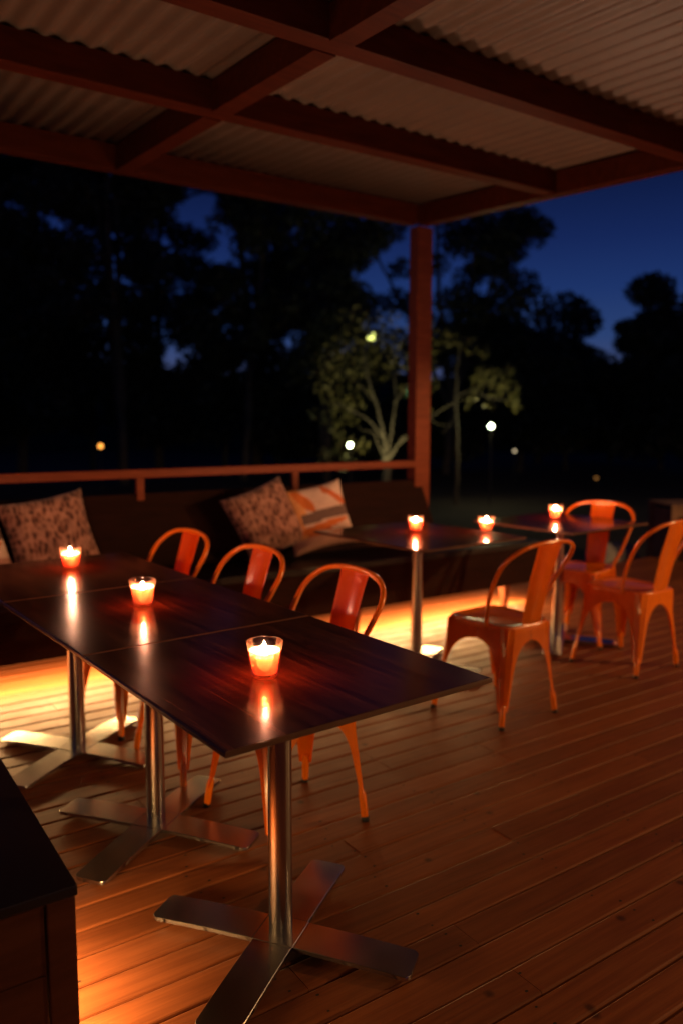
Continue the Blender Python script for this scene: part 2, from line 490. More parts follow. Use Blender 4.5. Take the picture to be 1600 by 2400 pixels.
# ------------------------------------------------------------------ tables
def make_table(name, sx, sy, base_ang):
    t = empty(name)
    bm = bmesh.new(); add_box(bm, (-sx / 2 + .0032, -sy / 2 + .0032, .7272), (sx / 2 - .0032, sy / 2 - .0032, .740), .0012, 1)
    top = link('tabletop', bm, M['table'], t)
    bm = bmesh.new(); a, b = sx / 2, sy / 2
    prof = [(-.003, .7275), (-.0012, .7275), (0, .7290), (0, .7368), (-.0022, .7396), (-.003, .7396)]
    vr = [[bm.verts.new((sgx * (a + d), sgy * (b + d), z)) for d, z in prof] for sgx, sgy in ((-1, -1), (1, -1), (1, 1), (-1, 1))]
    for i in range(4):
        p, q = vr[i], vr[(i + 1) % 4]
        for j in range(6): bm.faces.new((p[j], q[j], q[(j + 1) % 6], p[(j + 1) % 6]))
    bmesh.ops.recalc_face_normals(bm, faces=bm.faces)
    link('lit_edge_band', bm, M['table_edge'], top)
    bm = bmesh.new(); lathe(bm, [(.0305, .030), (.0305, .716)], 40)
    auto_smooth(link('pedestal', bm, M['steel'], t))
    bm = bmesh.new(); add_box(bm, (-.17, -.17, .7165), (.17, .17, .7265), .002)
    link('mounting_plate', bm, M['black'], t)
    # four flat steel bars that droop to rounded ends
    bm = bmesh.new(); bmesh.ops.create_cube(bm, size=1)
    for v in bm.verts: v.co = Vector((v.co.x * .112, v.co.y * .112, .0235 + v.co.z * .0125))
    rz = Matrix.Rotation(base_ang, 4, 'Z')
    bmesh.ops.bevel(bm, geom=list(bm.edges), offset=.0015, segments=1, affect='EDGES')
    for v in bm.verts: v.co = rz @ v.co
    link('base_hub', bm, M['steel'], t)
    for k in range(4):
        bm = bmesh.new()
        w = .0535; a = []
        outline = [(.0575, -w)]
        for i in range(5):
            q = i / 4; outline.append((.356 - .03 + .03 * math.sin(q * math.pi / 2), -(w - .03) * 1 - .03 * math.cos(q * math.pi / 2)))
        outline += [(px, -py) for px, py in reversed(outline)]
        n = 8
        def zt(d): return .0290 - .010 * ((d - .05) / .33) ** 2
        # slice along the length so the bar can bend
        xs = [.0575 + (.338 - .0575) * i / n for i in range(n + 1)] + [.338 + .018 * math.sin(i / 5 * math.pi / 2) for i in range(1, 6)]
        rings = []
        for xx in xs:
            hw = w if xx <= .338 else (w - .018) + .018 * math.cos(math.asin(min(1, (xx - .338) / .018)))
            z1 = zt(xx); z0 = z1 - .0112; e = .0012
            rings.append([Vector((xx, -hw, z0)), Vector((xx, -hw, z1 - e)), Vector((xx, -hw + e, z1)), Vector((xx, hw - e, z1)), Vector((xx, hw, z1 - e)), Vector((xx, hw, z0))])
        loft(bm, rings)
        bmesh.ops.recalc_face_normals(bm, faces=bm.faces)
        rk = Matrix.Rotation(base_ang + k * math.pi / 2, 4, 'Z')
        for v in bm.verts: v.co = rk @ v.co
        arm = auto_smooth(link('base_arm', bm, M['steel'], t))
        bm = bmesh.new(); lathe(bm, [(.014, .001), (.014, .0102)], 16, (.318, 0, 0))
        for v in bm.verts: v.co = rk @ v.co
        link('foot_pad', bm, M['rubber'], arm)
    return t
TG = 'square pedestal tables on the deck'
A0 = .0517; e1 = Vector((math.cos(A0), math.sin(A0), 0)); e2 = Vector((-math.sin(A0), math.cos(A0), 0))
O = Vector((.6069, 1.2644, 0)); S1, S2 = .7103, .7484
proto = make_table('pedestal_table', S1, S2, R(36) - A0)
names = ['dark square table on a steel pedestal nearest the camera, candle in the middle',
         'dark square table in the middle of the joined row of three',
         'dark square table at the far left end of the joined row, closest to the bench']
for k in range(3):
    o = proto if k == 0 else copy_tree(proto)
    c = O + e1 * S1 / 2 + e2 * (S2 / 2 + k * (S2 + .006))
    o.location = (c.x, c.y, 0); o.rotation_euler.z = A0 + (0, R(.25), R(-.2))[k]
    tag(o, names[k], 'table', TG)
for chd in proto.children:                              # this pedestal stands a little off centre
    if chd.name.split('.')[0] in ('pedestal', 'base_hub', 'base_arm', 'mounting_plate'): chd.location = (.014, .020, 0)
mt_ = make_table('pedestal_table', .745, .86, R(30)); mt_.location = (2.372 + .345, 2.812 + .455, 0); mt_.rotation_euler.z = R(3.6)
tag(mt_, 'dark table with two candles standing before the bench, behind one orange chair', 'table', TG)
ft = make_table('pedestal_table', .745, .72, R(33)); ft.location = (3.776, 3.203, 0); ft.rotation_euler.z = R(3.6)
tag(ft, 'farthest dark table on the right with one candle and two orange chairs', 'table', TG)

# ------------------------------------------------------------------ candles
def make_candle():
    t = empty('votive_candle')
    # tumbler: wall, thick base, open rim
    prof = [(.0005, .0005), (.027, .0005), (.0305, .003), (.0325, .012), (.0365, .040), (.0402, .066), (.0430, .0835), (.0434, .0850), (.0428, .0858), (.0418, .0846),
            (.0390, .064), (.0352, .039), (.0312, .0125), (.027, .0095), (.0005, .0092)]
    bm = bmesh.new(); lathe(bm, prof, 48)
    bmesh.ops.recalc_face_normals(bm, faces=bm.faces)
    g = auto_smooth(link('glass_cup', bm, M['glass'], t), 60)
    prof = [(.0005, .0102), (.0265, .0104), (.0290, .0135), (.0322, .034), (.0345, .0475), (.0358, .0590), (.0366, .0640), (.0345, .0652), (.0305, .0625), (.0265, .0560), (.0205, .0470), (.0120, .0410), (.0005, .0395)]
    bm = bmesh.new(); lathe(bm, prof, 40)
    bmesh.ops.recalc_face_normals(bm, faces=bm.faces)
    w = auto_smooth(link('wax', bm, M['wax'], t), 60)
    bm = bmesh.new(); tube(bm, [(0, 0, .038), (.0005, 0, .047), (.0012, .0005, .053)], .0008, 6)
    link('wick', bm, M['wick'], t)
    bm = bmesh.new()
    lathe(bm, [(.0004, .0495), (.0032, .0510), (.0052, .0545), (.0056, .0590), (.0047, .0650), (.0030, .0715), (.0013, .0770), (.0003, .0805)], 16, (.0008, .0003, 0))
    bmesh.ops.recalc_face_normals(bm, faces=bm.faces)
    link('flame', bm, M['flame'], t, True)
    return t
cp = make_candle()
cand = [((.876, 1.605), 'lit votive candle in a glass tumbler, the largest, on the nearest table'),
        ((.898, 2.467), 'lit votive candle on the middle table of the joined row'),
        ((.892, 3.274), 'lit votive candle on the leftmost table, before the brown print cushion'),
        ((2.755, 3.330), 'lit votive candle directly above the pedestal of the table before the bench'),
        ((3.065, 3.105), 'lit votive candle near the right edge of the table before the bench'),
        ((3.849, 3.301), 'lit votive candle on the farthest table at right')]
for i, ((x, y), lab) in enumerate(cand):
    o = cp if i == 0 else copy_tree(cp)
    o.location = (x, y, .7405); o.rotation_euler.z = i * 1.1
    for chd in o.children:
        if chd.name.startswith('flame'): k_ = (1, .9, 1.08, .94, 1.1, .98)[i]; chd.scale = (1 / k_ ** .5, 1, k_); chd.location.z = .052 * (1 - k_)
        if chd.name.startswith('wax'): chd.scale.z = (1, .97, .93, 1.0, .95, .98)[i]
    tag(o, lab, 'candle', 'lit candles on the tables')

# ------------------------------------------------------------------ chairs (front = local +Y)
SEAT_Z = .447
def seat_half(v):            # half width of the seat at v in -1 (rear) .. 1 (front)
    return .147 + .022 * (v + 1) / 2
def make_chair():
    t = empty('metal_chair')
    m = M['orange']
    # --- seat: rounded trapezoid, dished, with a rolled rim
    bm = bmesh.new()
    rings = []
    nseg = 72
    def outline(k, inset):
        a = 2 * math.pi * k / nseg
        c, s = math.cos(a), math.sin(a); p = 5.5
        r = (abs(c) ** p + abs(s) ** p) ** (-1 / p)
        u, v = r * c, r * s
        hw = seat_half(v)
        return Vector((u * (hw - inset), .017 + v * (.182 - inset), 0))
    for inset, z in ((-.0035, -.026), (-.0045, -.010), (-.004, -.004), (0, 0), (.006, .0008), (.014, -.0015), (.024, -.0055), (.06, -.0085), (.11, -.0105), (.15, -.011)):
        rings.append([outline(k, inset) + Vector((0, 0, SEAT_Z + z)) for k in range(nseg)])
    vr = loft(bm, rings, cap=False)
    bm.faces.new(vr[-1])
    bmesh.ops.recalc_face_normals(bm, faces=bm.faces)
    auto_smooth(link('seat', bm, m, t), 60)
    # --- legs: folded sheet, wide apron arches at the top, round socket at the foot
    def leg(sx, sy):
        tc = Vector((sx * seat_half(sy) + sx * .002, .200 if sy > 0 else -.166, 0))
        ft_ = Vector((sx * (.232 if sy > 0 else .194), .228 if sy > 0 else -.182, 0))
        bm = bmesh.new(); rings = []
        zs = [.436, .425, .41, .395, .382, .374, .366, .357, .347, .336, .323, .308, .29, .27, .245, .215, .18, .145, .115, .095, .080]
        hx, hy = abs(tc.x), abs(tc.y)
        for z in zs:
            f = (.436 - z) / .436
            c = tc.lerp(ft_, f)
            q = max(0, min(1, (z - .245) / (.374 - .245)))
            wbase = .027 + .032 * max(0, min(1, (z - .08) / .2))
            k = 1 - math.sqrt(max(0, 1 - q * q)) if z < .374 else 1
            wx = wbase + ((abs(c.x) - .0008) - wbase) * k
            wy = wbase + ((abs(c.y) - .0008) - wbase) * k
            cc = .022 + .018 * max(0, min(1, (z - .08) / .25))
            cc = min(cc, wbase * .86)
            fl = .55 * max(0, min(1, (.42 - z) / .12))          # the flute fades out under the seat rim
            ins = cc * (.30 + .32 * fl)
            if z < .1: ins = cc * .42
            pts = [(wx, 0), ((wx + cc) * .62, 0), (cc * 1.25, 0), (cc, .0006), (cc * .90, cc * .08 + ins * .10), (cc * .62, ins * .62), (ins * .86, ins * .86),
                   (ins * .62, cc * .62), (cc * .08 + ins * .10, cc * .90), (.0006, cc), (0, cc * 1.25), (0, (wy + cc) * .62), (0, wy)]
            fr, re_ = seat_half(1) + .002, seat_half(-1) + .002     # follow the slanting side of the seat
            yf_, yr_ = .200 + .028 * f, .166 + .016 * f
            xm = ((fr + (.232 - fr) * f) * yr_ + (re_ + (.194 - re_) * f) * yf_) / (yf_ + yr_)
            rings.append([Vector((c.x - sx * (px - (xm - abs(c.x)) * py / abs(c.y)), c.y - sy * py, z)) for px, py in pts])
        vr = loft(bm, rings, cap=False, closed=False)
        n0 = len(bm.faces)
        bmesh.ops.solidify(bm, geom=list(bm.faces), thickness=.0018)
        # inner return so the leg reads as folded metal, and the round foot
        f0 = (.436 - .088) / .436
        c0 = tc.lerp(ft_, f0)
        pz = []
        for z, rr, off in ((.112, .0075, .016), (.098, .0118, .0145), (.085, .0132, .0135), (.05, .0128, .0128), (.012, .0122, .0122)):
            c = tc.lerp(ft_, (.436 - z) / .436)
            pz.append([Vector((c.x - sx * off + rr * math.cos(2 * math.pi * i / 14), c.y - sy * off + rr * math.sin(2 * math.pi * i / 14), z)) for i in range(14)])
        loft(bm, pz)
        bmesh.ops.recalc_face_normals(bm, faces=bm.faces)
        lg = auto_smooth(link('leg', bm, m, t), 40)
        c = tc.lerp(ft_, 1.0)
        bm = bmesh.new(); lathe(bm, [(.0125, .0005), (.0135, .003), (.0135, .016), (.012, .018)], 14, (c.x - sx * .0120, c.y - sy * .0120, 0))
        link('rubber_foot', bm, M['rubber'], lg, True)
    for sx in (-1, 1):
        for sy in (-1, 1): leg(sx, sy)
    # --- hoop
    half = [(0.163, -0.048, 0.428), (0.1685, -0.0566, 0.4719), (0.1949, -0.0867, 0.5437), (0.2128, -0.1254, 0.6275), (0.224, -0.1684, 0.7013), (0.2206, -0.2006, 0.7472), (0.1926, -0.2308, 0.7851), (0.1434, -0.2501, 0.811), (0.0762, -0.2608, 0.823), (0.0, -0.263, 0.827)]
    pts = spline([(-x, y, z) for x, y, z in half] + [(x, y, z) for x, y, z in reversed(half[:-1])], 6)
    bm = bmesh.new(); tube(bm, pts, .0098, 12)
    link('back_frame', bm, m, t, True)
    # --- splat: bowed sheet with rolled edges, an embossed arch near the top
    bm = bmesh.new(); nu, nv = 20, 30
    rows = []
    for j in range(nv + 1):
        q = j / nv
        P = [Vector((0, -.164, .430)), Vector((0, -.176, .50)), Vector((0, -.208, .65)), Vector((0, -.251, .785)), Vector((0, -.263, .824))]
        tt = q * 4; i0 = min(3, int(tt)); c = P[i0].lerp(P[i0 + 1], tt - i0)
        hw = .060 + .021 * q
        if q < .08: hw += .010 * (1 - q / .08) ** 2
        row = []
        for i in range(nu + 1):
            u = -1 + 2 * i / nu
            y = c.y + .012 * (u * u - .6) * min(1, q * 6) * (1 if q < .9 else (1 - q) * 10) * -1 * -1
            r_ = math.hypot(u * hw, (q - .76) * .41)
            ang = math.atan2((q - .76) * .41, u * hw)
            if ang > .25 and ang < math.pi - .25: y += .0028 * math.exp(-((r_ - .037) / .005) ** 2)
            if abs(u) > .97: y -= .004
            row.append(bm.verts.new((u * hw, y, c.z)))
        rows.append(row)
    for a, b in zip(rows, rows[1:]):
        for i in range(nu): bm.faces.new((a[i], a[i + 1], b[i + 1], b[i]))
    bmesh.ops.solidify(bm, geom=list(bm.faces), thickness=.0016)
    bmesh.ops.recalc_face_normals(bm, faces=bm.faces)
    auto_smooth(link('splat', bm, m, t), 50)
    # --- dark cross brace under the seat
    bm = bmesh.new()
    for s in (-1, 1): add_box(bm, (-.012, -.20, .375), (.012, .20, .381 + .004 * s), .001, 1, Matrix.Translation((0, 0, .004 * s)) @ Matrix.Rotation(s * R(43), 4, 'Z'))
    link('brace', bm, M['black'], t)
    return t
ch = make_chair()
chairs = [((1.325, 2.235), 92, 'orange metal chair pushed in at the right of the nearest tables'),
          ((1.284, 2.822), 92.5, 'orange metal chair between the nearest chair and the bench, second at the joined tables'),
          ((1.243, 3.427), 96, 'orange metal chair farthest left, at the far end of the joined tables'),
          ((2.628, 2.545), 3, 'orange metal chair drawn up to the table with two candles, standing free on the deck'),
          ((3.738, 2.65), 0.5, 'orange metal chair cut by the right edge, in front of the farthest table'),
          ((3.995, 3.19), 104, 'orange metal chair facing the camera behind the farthest table')]
for i, ((x, y), a, lab) in enumerate(chairs):
    o = ch if i == 0 else copy_tree(ch)
    o.location = (x, y, 0); o.rotation_euler.z = R(a)
    tag(o, lab, 'chair', 'orange metal chairs')

# ------------------------------------------------------------------ cushions
def make_cushion(name, size, thick, m, patch=False, seed=0):
    bm = bmesh.new(); n = 40; lay = bm.loops.layers.float_color.new('patch') if patch else None
    rnd = random.Random(seed)
    vs = {}
    for side in (1, -1):
        for j in range(n + 1):
            for i in range(n + 1):
                u, v = -1 + 2 * i / n, -1 + 2 * j / n
                edge = (i in (0, n) or j in (0, n))
                if edge and side == -1: vs[side, i, j] = vs[1, i, j]; continue
                k = 1 - .085 * (1 - v * v) * abs(u) ** 1.5
                k2 = 1 - .085 * (1 - u * u) * abs(v) ** 1.5
                h = (max(0, 1 - u ** 4) * max(0, 1 - v ** 4)) ** .55
                p = Vector((u * size / 2 * k, v * size / 2 * k2, side * thick / 2 * h))
                p.z += .010 * noise.noise(Vector((u * 1.6 + seed, v * 1.6, side))) * h + (.006 * noise.noise(Vector((u * 4, v * 4 + seed, side * 2))) * h)
                vs[side, i, j] = bm.verts.new(p)
    def colour(u, v):
        w, o_, g, k_, pk = (.66, .50, .40), (.62, .17, .03), (.16, .105, .085), (.72, .36, .13), (.46, .25, .19)
        def ell(cx, cy, a, b, rot):
            dx, dy = u - cx, v - cy; c, s = math.cos(rot), math.sin(rot)
            return ((dx * c + dy * s) / a) ** 2 + ((-dx * s + dy * c) / b) ** 2 < 1
        if abs(v + .02 - .05 * u) < .155 and u > -.62: return g
        if v < -.62: return pk
        if v < -.17:
            if ell(.0, -.34, .85, .10, .12): return o_
            return k_ if u < -.55 else w if v > -.3 else (.5, .14, .04) if u < .25 else w
        if ell(-.38, .52, .46, .17, -.95): return o_
        if u > .25 and abs((v - .55) + .9 * (u - .55)) < .13: return (.56, .14, .035)
        if u < -.42: return k_
        return w
    for side in (1, -1):
        for j in range(n):
            for i in range(n):
                q = [vs[side, i, j], vs[side, i + 1, j], vs[side, i + 1, j + 1], vs[side, i, j + 1]]
                f = bm.faces.new(q if side == 1 else list(reversed(q))); f.smooth = True
                if patch:
                    c = colour(-1 + 2 * (i + .5) / n, -1 + 2 * (j + .5) / n)
                    for l in f.loops: l[lay] = (*c, 1)
    return link(name, bm, m, None, True)
def place_cushion(o, x, y, z, roll, leanb, yaw_=0):
    # stands on its edge facing -Y, leaning back, rolled in its own plane
    mtx = Matrix.Translation((x, y, z)) @ Matrix.Rotation(R(yaw_), 4, 'Z') @ Matrix.Rotation(R(90 - leanb), 4, 'X') @ Matrix.Rotation(R(roll), 4, 'Z')
    o.matrix_world = mtx
G = 'cushions leaning on the bench back'
c1 = make_cushion('cushion', .46, .15, M['weave'], seed=1); place_cushion(c1, 1.085, 4.335, .725, 9, 22, 0)
tag(c1, 'brown dotted print cushion at the left end of the bench', 'cushion', G)
c2 = make_cushion('cushion', .46, .15, M['weave'], seed=2); place_cushion(c2, 2.395, 4.350, .722, 19, 24, -4)
tag(c2, 'brown mottled cushion tilted against the orange and white one', 'cushion', G)
c3 = make_cushion('cushion', .44, .14, M['patch'], True, seed=3); place_cushion(c3, 2.745, 4.305, .722, 11, 20, -16)
tag(c3, 'orange and white patterned cushion with a brown band, beside the railing upright', 'cushion', G)
c4 = make_cushion('cushion', .44, .14, M['patch'], True, seed=4); place_cushion(c4, .645, 4.345, .722, 8, 22, 4)
tag(c4, 'orange and white patterned cushion cut off by the left edge of the photo', 'cushion', G)

# ------------------------------------------------------------------ crate and stone beyond the deck
cr = empty('wooden_crate', (7.55, 4.55, -.42), R(-33))
tag(cr, 'weathered wooden crate standing past the end of the deck at far right', 'crate')
W_, D_, H_ = .86, .5, .92
for sx in (-1, 1):
    for sy in (-1, 1): box('corner_post', (sx * W_ / 2 - .035, sy * D_ / 2 - .035, .001), (sx * W_ / 2 + .035, sy * D_ / 2 + .035, H_), M['crate'], cr, .004)
for sy in (-1, 1):
    for z in (.03, H_ - .09): box('rail', (-W_ / 2 + .037, sy * D_ / 2 - .02, z), (W_ / 2 - .037, sy * D_ / 2 + .02, z + .08), M['crate'], cr, .003)
    box('panel', (-W_ / 2 + .037, sy * D_ / 2 - .008, .113), (W_ / 2 - .037, sy * D_ / 2 + .008, H_ - .093), M['bench'], cr, .001)
for sx in (-1, 1):
    box('panel', (sx * W_ / 2 - .008, -D_ / 2 + .037, .03), (sx * W_ / 2 + .008, D_ / 2 - .037, H_ - .02), M['crate'], cr, .001)
box('lid', (-W_ / 2 - .04, -D_ / 2 - .04, H_ + .0015), (W_ / 2 + .04, D_ / 2 + .04, H_ + .03), M['crate'], cr, .004)
def rock(loc, s, seed, lab):
    bm = bmesh.new(); bmesh.ops.create_icosphere(bm, subdivisions=4, radius=1)
    for v in bm.verts:
        k = 1 + .28 * noise.noise(v.co * 1.3 + Vector((seed, 0, 0))) + .10 * noise.noise(v.co * 3.5 + Vector((seed, 3, 0)))
        v.co = Vector((v.co.x * s[0] * k, v.co.y * s[1] * k, max(-.5, v.co.z * k) * s[2]))
    o = link('boulder', bm, M['stone'], None, True); o.location = loc; tag(o, lab, 'boulder')
rock((7.15, 5.35, -.25), (.34, .26, .34), 2, 'pale rounded boulder lying in the dark beyond the deck, left of the crate')

# ------------------------------------------------------------------ trees
def leaf_clump(bm, c, r, n, size, rnd, flat=1.0, down=.35):
    for _ in range(n):
        while True:
            p = Vector((rnd.uniform(-1, 1), rnd.uniform(-1, 1), rnd.uniform(-1, 1)))
            if p.length < 1: break
        p = Vector((p.x * r, p.y * r, p.z * r * flat)) + c
        d = Vector((rnd.gauss(0, 1), rnd.gauss(0, 1), rnd.gauss(0, 1) - down)).normalized()
        s = Vector((rnd.gauss(0, 1), rnd.gauss(0, 1), rnd.gauss(0, 1))).cross(d).normalized()
        l = size * rnd.uniform(.6, 1.4); w = l * rnd.uniform(.26, .42)
        a, b2 = p - d * l * .5, p + d * l * .5
        v = [bm.verts.new(q) for q in (a, p + s * w * .5, b2, p - s * w * .5)]
        bm.faces.new(v)
def tree(name, base, label, clumps, trunk_paths, leaf, bark, leaf_size, per_m3, seed, group='trees around the deck', flat=.75, maxn=520):
    rnd = random.Random(seed)
    root = empty(name, base); tag(root, label, 'tree', group)
    bm = bmesh.new()
    for path, r0, r1 in trunk_paths:
        P = spline(path, 5); n = len(P)
        P = [p + Vector((rnd.gauss(0, 1), rnd.gauss(0, 1), 0)) * (r0 * .18 if 0 < i < n - 1 else 0) for i, p in enumerate(P)]
        tube(bm, P, [r0 + (r1 - r0) * (i / (n - 1)) ** .8 for i in range(n)], 8)
    link('trunk', bm, bark, root, True)
    bm = bmesh.new()
    for c, r in clumps:
        leaf_clump(bm, Vector(c), r, max(20, min(maxn, int(per_m3 * r ** 2))), leaf_size, rnd, flat)
    link('crown', bm, leaf, root)
    return root
def gum(base, h, spread, label, seed, dens=1.0, lean=0.0, low=.38, leaf=None, clear=None, name='gum_tree', crown_r=.75, nl=9):
    """tall open tree: forked trunk, limbs carrying separate leaf clumps"""
    rnd = random.Random(seed)
    paths, clumps = [], []
    nb = rnd.choice([2, 3])
    top = []
    tx = Vector((lean * h * .3, 0, 0))
    for b in range(nb):
        a = rnd.uniform(0, 6.28); o = spread * rnd.uniform(.12, .35)
        p1 = Vector((o * .3 * math.cos(a), o * .3 * math.sin(a), h * .3))
        p2 = Vector((o * math.cos(a), o * math.sin(a), h * rnd.uniform(.62, .72))) + tx * .6
        p3 = Vector((o * 1.3 * math.cos(a + .4), o * 1.3 * math.sin(a + .4), h * rnd.uniform(.88, .97))) + tx
        paths.append(([Vector((0, 0, -.2)), p1, p2, p3], h * .013, h * .004)); top.append((p1, p2, p3))
    for k in range(nl):
        p1, p2, p3 = rnd.choice(top); q = rnd.uniform(0, 1)
        s = p1.lerp(p2, .1 + .9 * q) if rnd.random() < .6 else p2.lerp(p3, q)
        a = rnd.uniform(0, 6.28); l = spread * rnd.uniform(.45, 1.0) * (1.1 - .5 * s.z / h)
        e = s + Vector((l * math.cos(a), l * math.sin(a), l * rnd.uniform(-.25, .6)))
        e.z = max(e.z, h * low)
        paths.append(([s, s.lerp(e, .5) + Vector((0, 0, -.05 * l)), e], h * .005, h * .0015))
        for f in (.55, .8, 1.0):
            c = s.lerp(e, f) + Vector((rnd.gauss(0, .25), rnd.gauss(0, .25), rnd.gauss(0, .2))) * crown_r
            clumps.append((c, crown_r * rnd.uniform(.45, .95)))
    for p1, p2, p3 in top:
        for f in (0.3, .7, 1.0):
            clumps.append((p2.lerp(p3, f) + Vector((rnd.gauss(0, .4), rnd.gauss(0, .4), rnd.gauss(0, .25))) * crown_r, crown_r * rnd.uniform(.6, 1.1)))
    if clear: clumps = [c for c in clumps if clear(Vector(base) + c[0])]
    return tree(name, base, label, clumps, paths, leaf or M['leaf_dark'], M['bark_dark'], .19, 1150 * dens, seed, maxn=1200)
GZ = -.42
# dense stand beyond the railing (left two thirds of the view)
stand = [
    ((3.6, 21.5), 11.5, 3.2, 1.5, 'tall dense dark gum tree at the left edge beyond the railing', 11),
    ((5.6, 25.5), 12.5, 3.4, 1.5, 'big dark gum tree in the rear row behind the leftmost one', 12),
    ((7.2, 21.0), 10.5, 2.6, .8, 'dark gum tree behind the brown cushion, with blue gaps in its crown', 13),
    ((9.6, 24.5), 12.0, 3.0, .62, 'tall dark gum tree with an open crown, left of centre', 14),
    ((10.2, 19.8), 9.0, 2.2, .62, 'slender dark gum tree in front of the open crowned one', 15),
    ((12.6, 23.5), 12.0, 2.6, .8, 'dark gum tree just left of the clear patch of sky', 16),
    ((12.0, 18.4), 7.6, 1.7, .9, 'lower dark tree just left of the floodlit tree', 17),
]
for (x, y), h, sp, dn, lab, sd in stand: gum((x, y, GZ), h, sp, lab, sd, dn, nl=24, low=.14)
# gum behind the post, its boughs reaching right
def mid_tree():
    base = (17.3, 19.4, GZ); h = 9.3; rnd = random.Random(31)
    rv = Vector((.826, -.564, 0))
    P = lambda s, z, d=0: rv * s + Vector((.56, .82, 0)) * d + Vector((0, 0, z))
    paths = [([P(0, -.2), P(.1, 2.5), P(-.2, 5.0), P(-.5, 8.0)], .17, .05), ([P(.05, 1.8), P(.5, 4.2), P(.75, 6.5), P(.9, 8.6)], .12, .04),
             ([P(.1, 2.4), P(1.0, 4.6), P(1.5, 6.6), P(2.6, 7.6)], .10, .03), ([P(.0, 2.2), P(-1.0, 4.6), P(-1.8, 6.0), P(-2.4, 7.2)], .10, .03),
             ([P(.6, 4.5), P(1.5, 5.2), P(2.4, 5.9)], .06, .02), ([P(-.8, 4.2), P(-1.9, 4.7), P(-2.7, 5.0)], .06, .02), ([P(.3, 3.2), P(1.3, 3.9), P(2.2, 4.4)], .06, .02)]
    cl = [(2.7, 7.7, .62), (2.2, 7.9, .55), (1.7, 7.6, .62), (1.2, 7.9, .6), (2.1, 7.1, .45), (.7, 8.4, .6), (0, 8.5, .6), (-.6, 8.3, .65), (-1.2, 8.0, .5), (-1.9, 7.6, .55), (-2.4, 7.2, .5),
          (2.4, 6.0, .5), (1.9, 5.7, .55), (2.1, 5.1, .6), (1.5, 5.9, .42), (1.3, 5.2, .6), (.8, 4.7, .7), (1.6, 4.4, .7), (2.3, 4.3, .7), (.3, 5.4, .45), (-.3, 4.7, .6), (-1.1, 5.0, .5), (-1.8, 5.5, .45), (-2.4, 5.1, .5), (-2.7, 4.6, .45),
          (-1.7, 4.2, .6), (-.8, 3.9, .7), (.4, 3.8, .8), (1.3, 3.5, .8), (2.2, 3.4, .8), (-1.5, 3.3, .7), (-2.3, 3.7, .5), (2.9, 3.6, .6), (1.0, 6.6, .4), (-.5, 6.6, .4), (-1.4, 6.6, .4), (.2, 7.3, .45), (3.1, 7.9, .4), (1.4, 6.9, .35)]
    for _ in range(34):
        cl.append((rnd.uniform(-.4, 2.3), rnd.uniform(3.4, 8.0), rnd.uniform(.32, .55)))
    cl = [c for c in cl if not (c[0] > 1.9 and 6.25 < c[1] < 7.0)]
    clumps = [(P(s + rnd.gauss(0, .08), z + .1, rnd.gauss(0, .8)), r * 1.22) for s, z, r in cl]
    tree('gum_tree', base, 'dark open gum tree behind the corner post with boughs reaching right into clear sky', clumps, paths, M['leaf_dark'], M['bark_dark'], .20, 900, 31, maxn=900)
mid_tree()
def dome(base, h, w, label, seed, dens=430, shear=0.0):
    rnd = random.Random(seed); cl = []
    rv = Vector((.78, -.62, 0)); dv = Vector((.62, .78, 0))
    for _ in range(64):
        a = rnd.uniform(0, 6.28); e = rnd.uniform(-.1, 1.0); rr = rnd.uniform(.55, 1.0)
        s = w * rr * math.cos(a) * math.sqrt(max(0, 1 - e * e * .95)); d = w * rr * math.sin(a) * math.sqrt(max(0, 1 - e * e * .95))
        z = h * .36 + h * .58 * rr * e
        cl.append((rv * (s + shear * z) + dv * d + Vector((0, 0, max(.5, z))), rnd.uniform(.45, 1.0)))
    paths = [([Vector((0, 0, -.2)), Vector((.1, .1, h * .4)), Vector((0, .2, h * .8))], h * .025, h * .006),
             ([Vector((0, 0, h * .25)), rv * w * .4 + Vector((0, 0, h * .55))], h * .012, h * .004), ([Vector((0, 0, h * .25)), rv * -w * .45 + Vector((0, 0, h * .5))], h * .012, h * .004)]
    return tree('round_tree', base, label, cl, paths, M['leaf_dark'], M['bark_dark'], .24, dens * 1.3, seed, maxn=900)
dome((25.2, 22.6, GZ), 7.0, 3.3, 'dark dome shaped tree right of the post against the blue sky', 41, 520)
dome((20.6, 19.3, GZ), 5.0, 2.4, 'lower dark bushy tree in front of the dome shaped one', 42, 520)
dome((27.6, 20.9, GZ), 4.3, 2.2, 'small dark tree at the foot of the gap of sky', 43, 520)
gum((24.6, 15.3, GZ), 5.9, 3.2, 'dark tree filling the right edge of the view', 44, 1.5, nl=44, low=.12)
dome((26.2, 17.6, GZ), 4.6, 1.9, 'ragged dark tree just right of the gap of sky', 45, 420)
# low dark undergrowth that closes the view beneath the crowns
for i, (x, y, h, w, lab) in enumerate([
    (3.2, 23.2, 5.6, 3.0, 'low dark bush at the far left under the gum trees'), (7.4, 24.4, 5.2, 3.0, 'low dark bush under the gum with blue gaps'),
    (11.2, 23.0, 4.7, 2.8, 'low dark bush under the open crowned gum'), (14.6, 21.6, 2.7, 2.2, 'low dark bush behind the floodlit tree'),
    (18.4, 22.2, 2.7, 2.3, 'low dark bush behind the corner post gum'), (22.6, 19.0, 3.2, 2.4, 'low dark bush right of centre beneath the dome tree'),
    (23.0, 14.2, 3.2, 2.3, 'low dark bush at the right edge')]):
    b = dome((x, y, GZ), h, w, lab, 60 + i, 420); b.name = 'bush'; b['category'] = 'bush'; b['group'] = 'bushes beneath the trees'

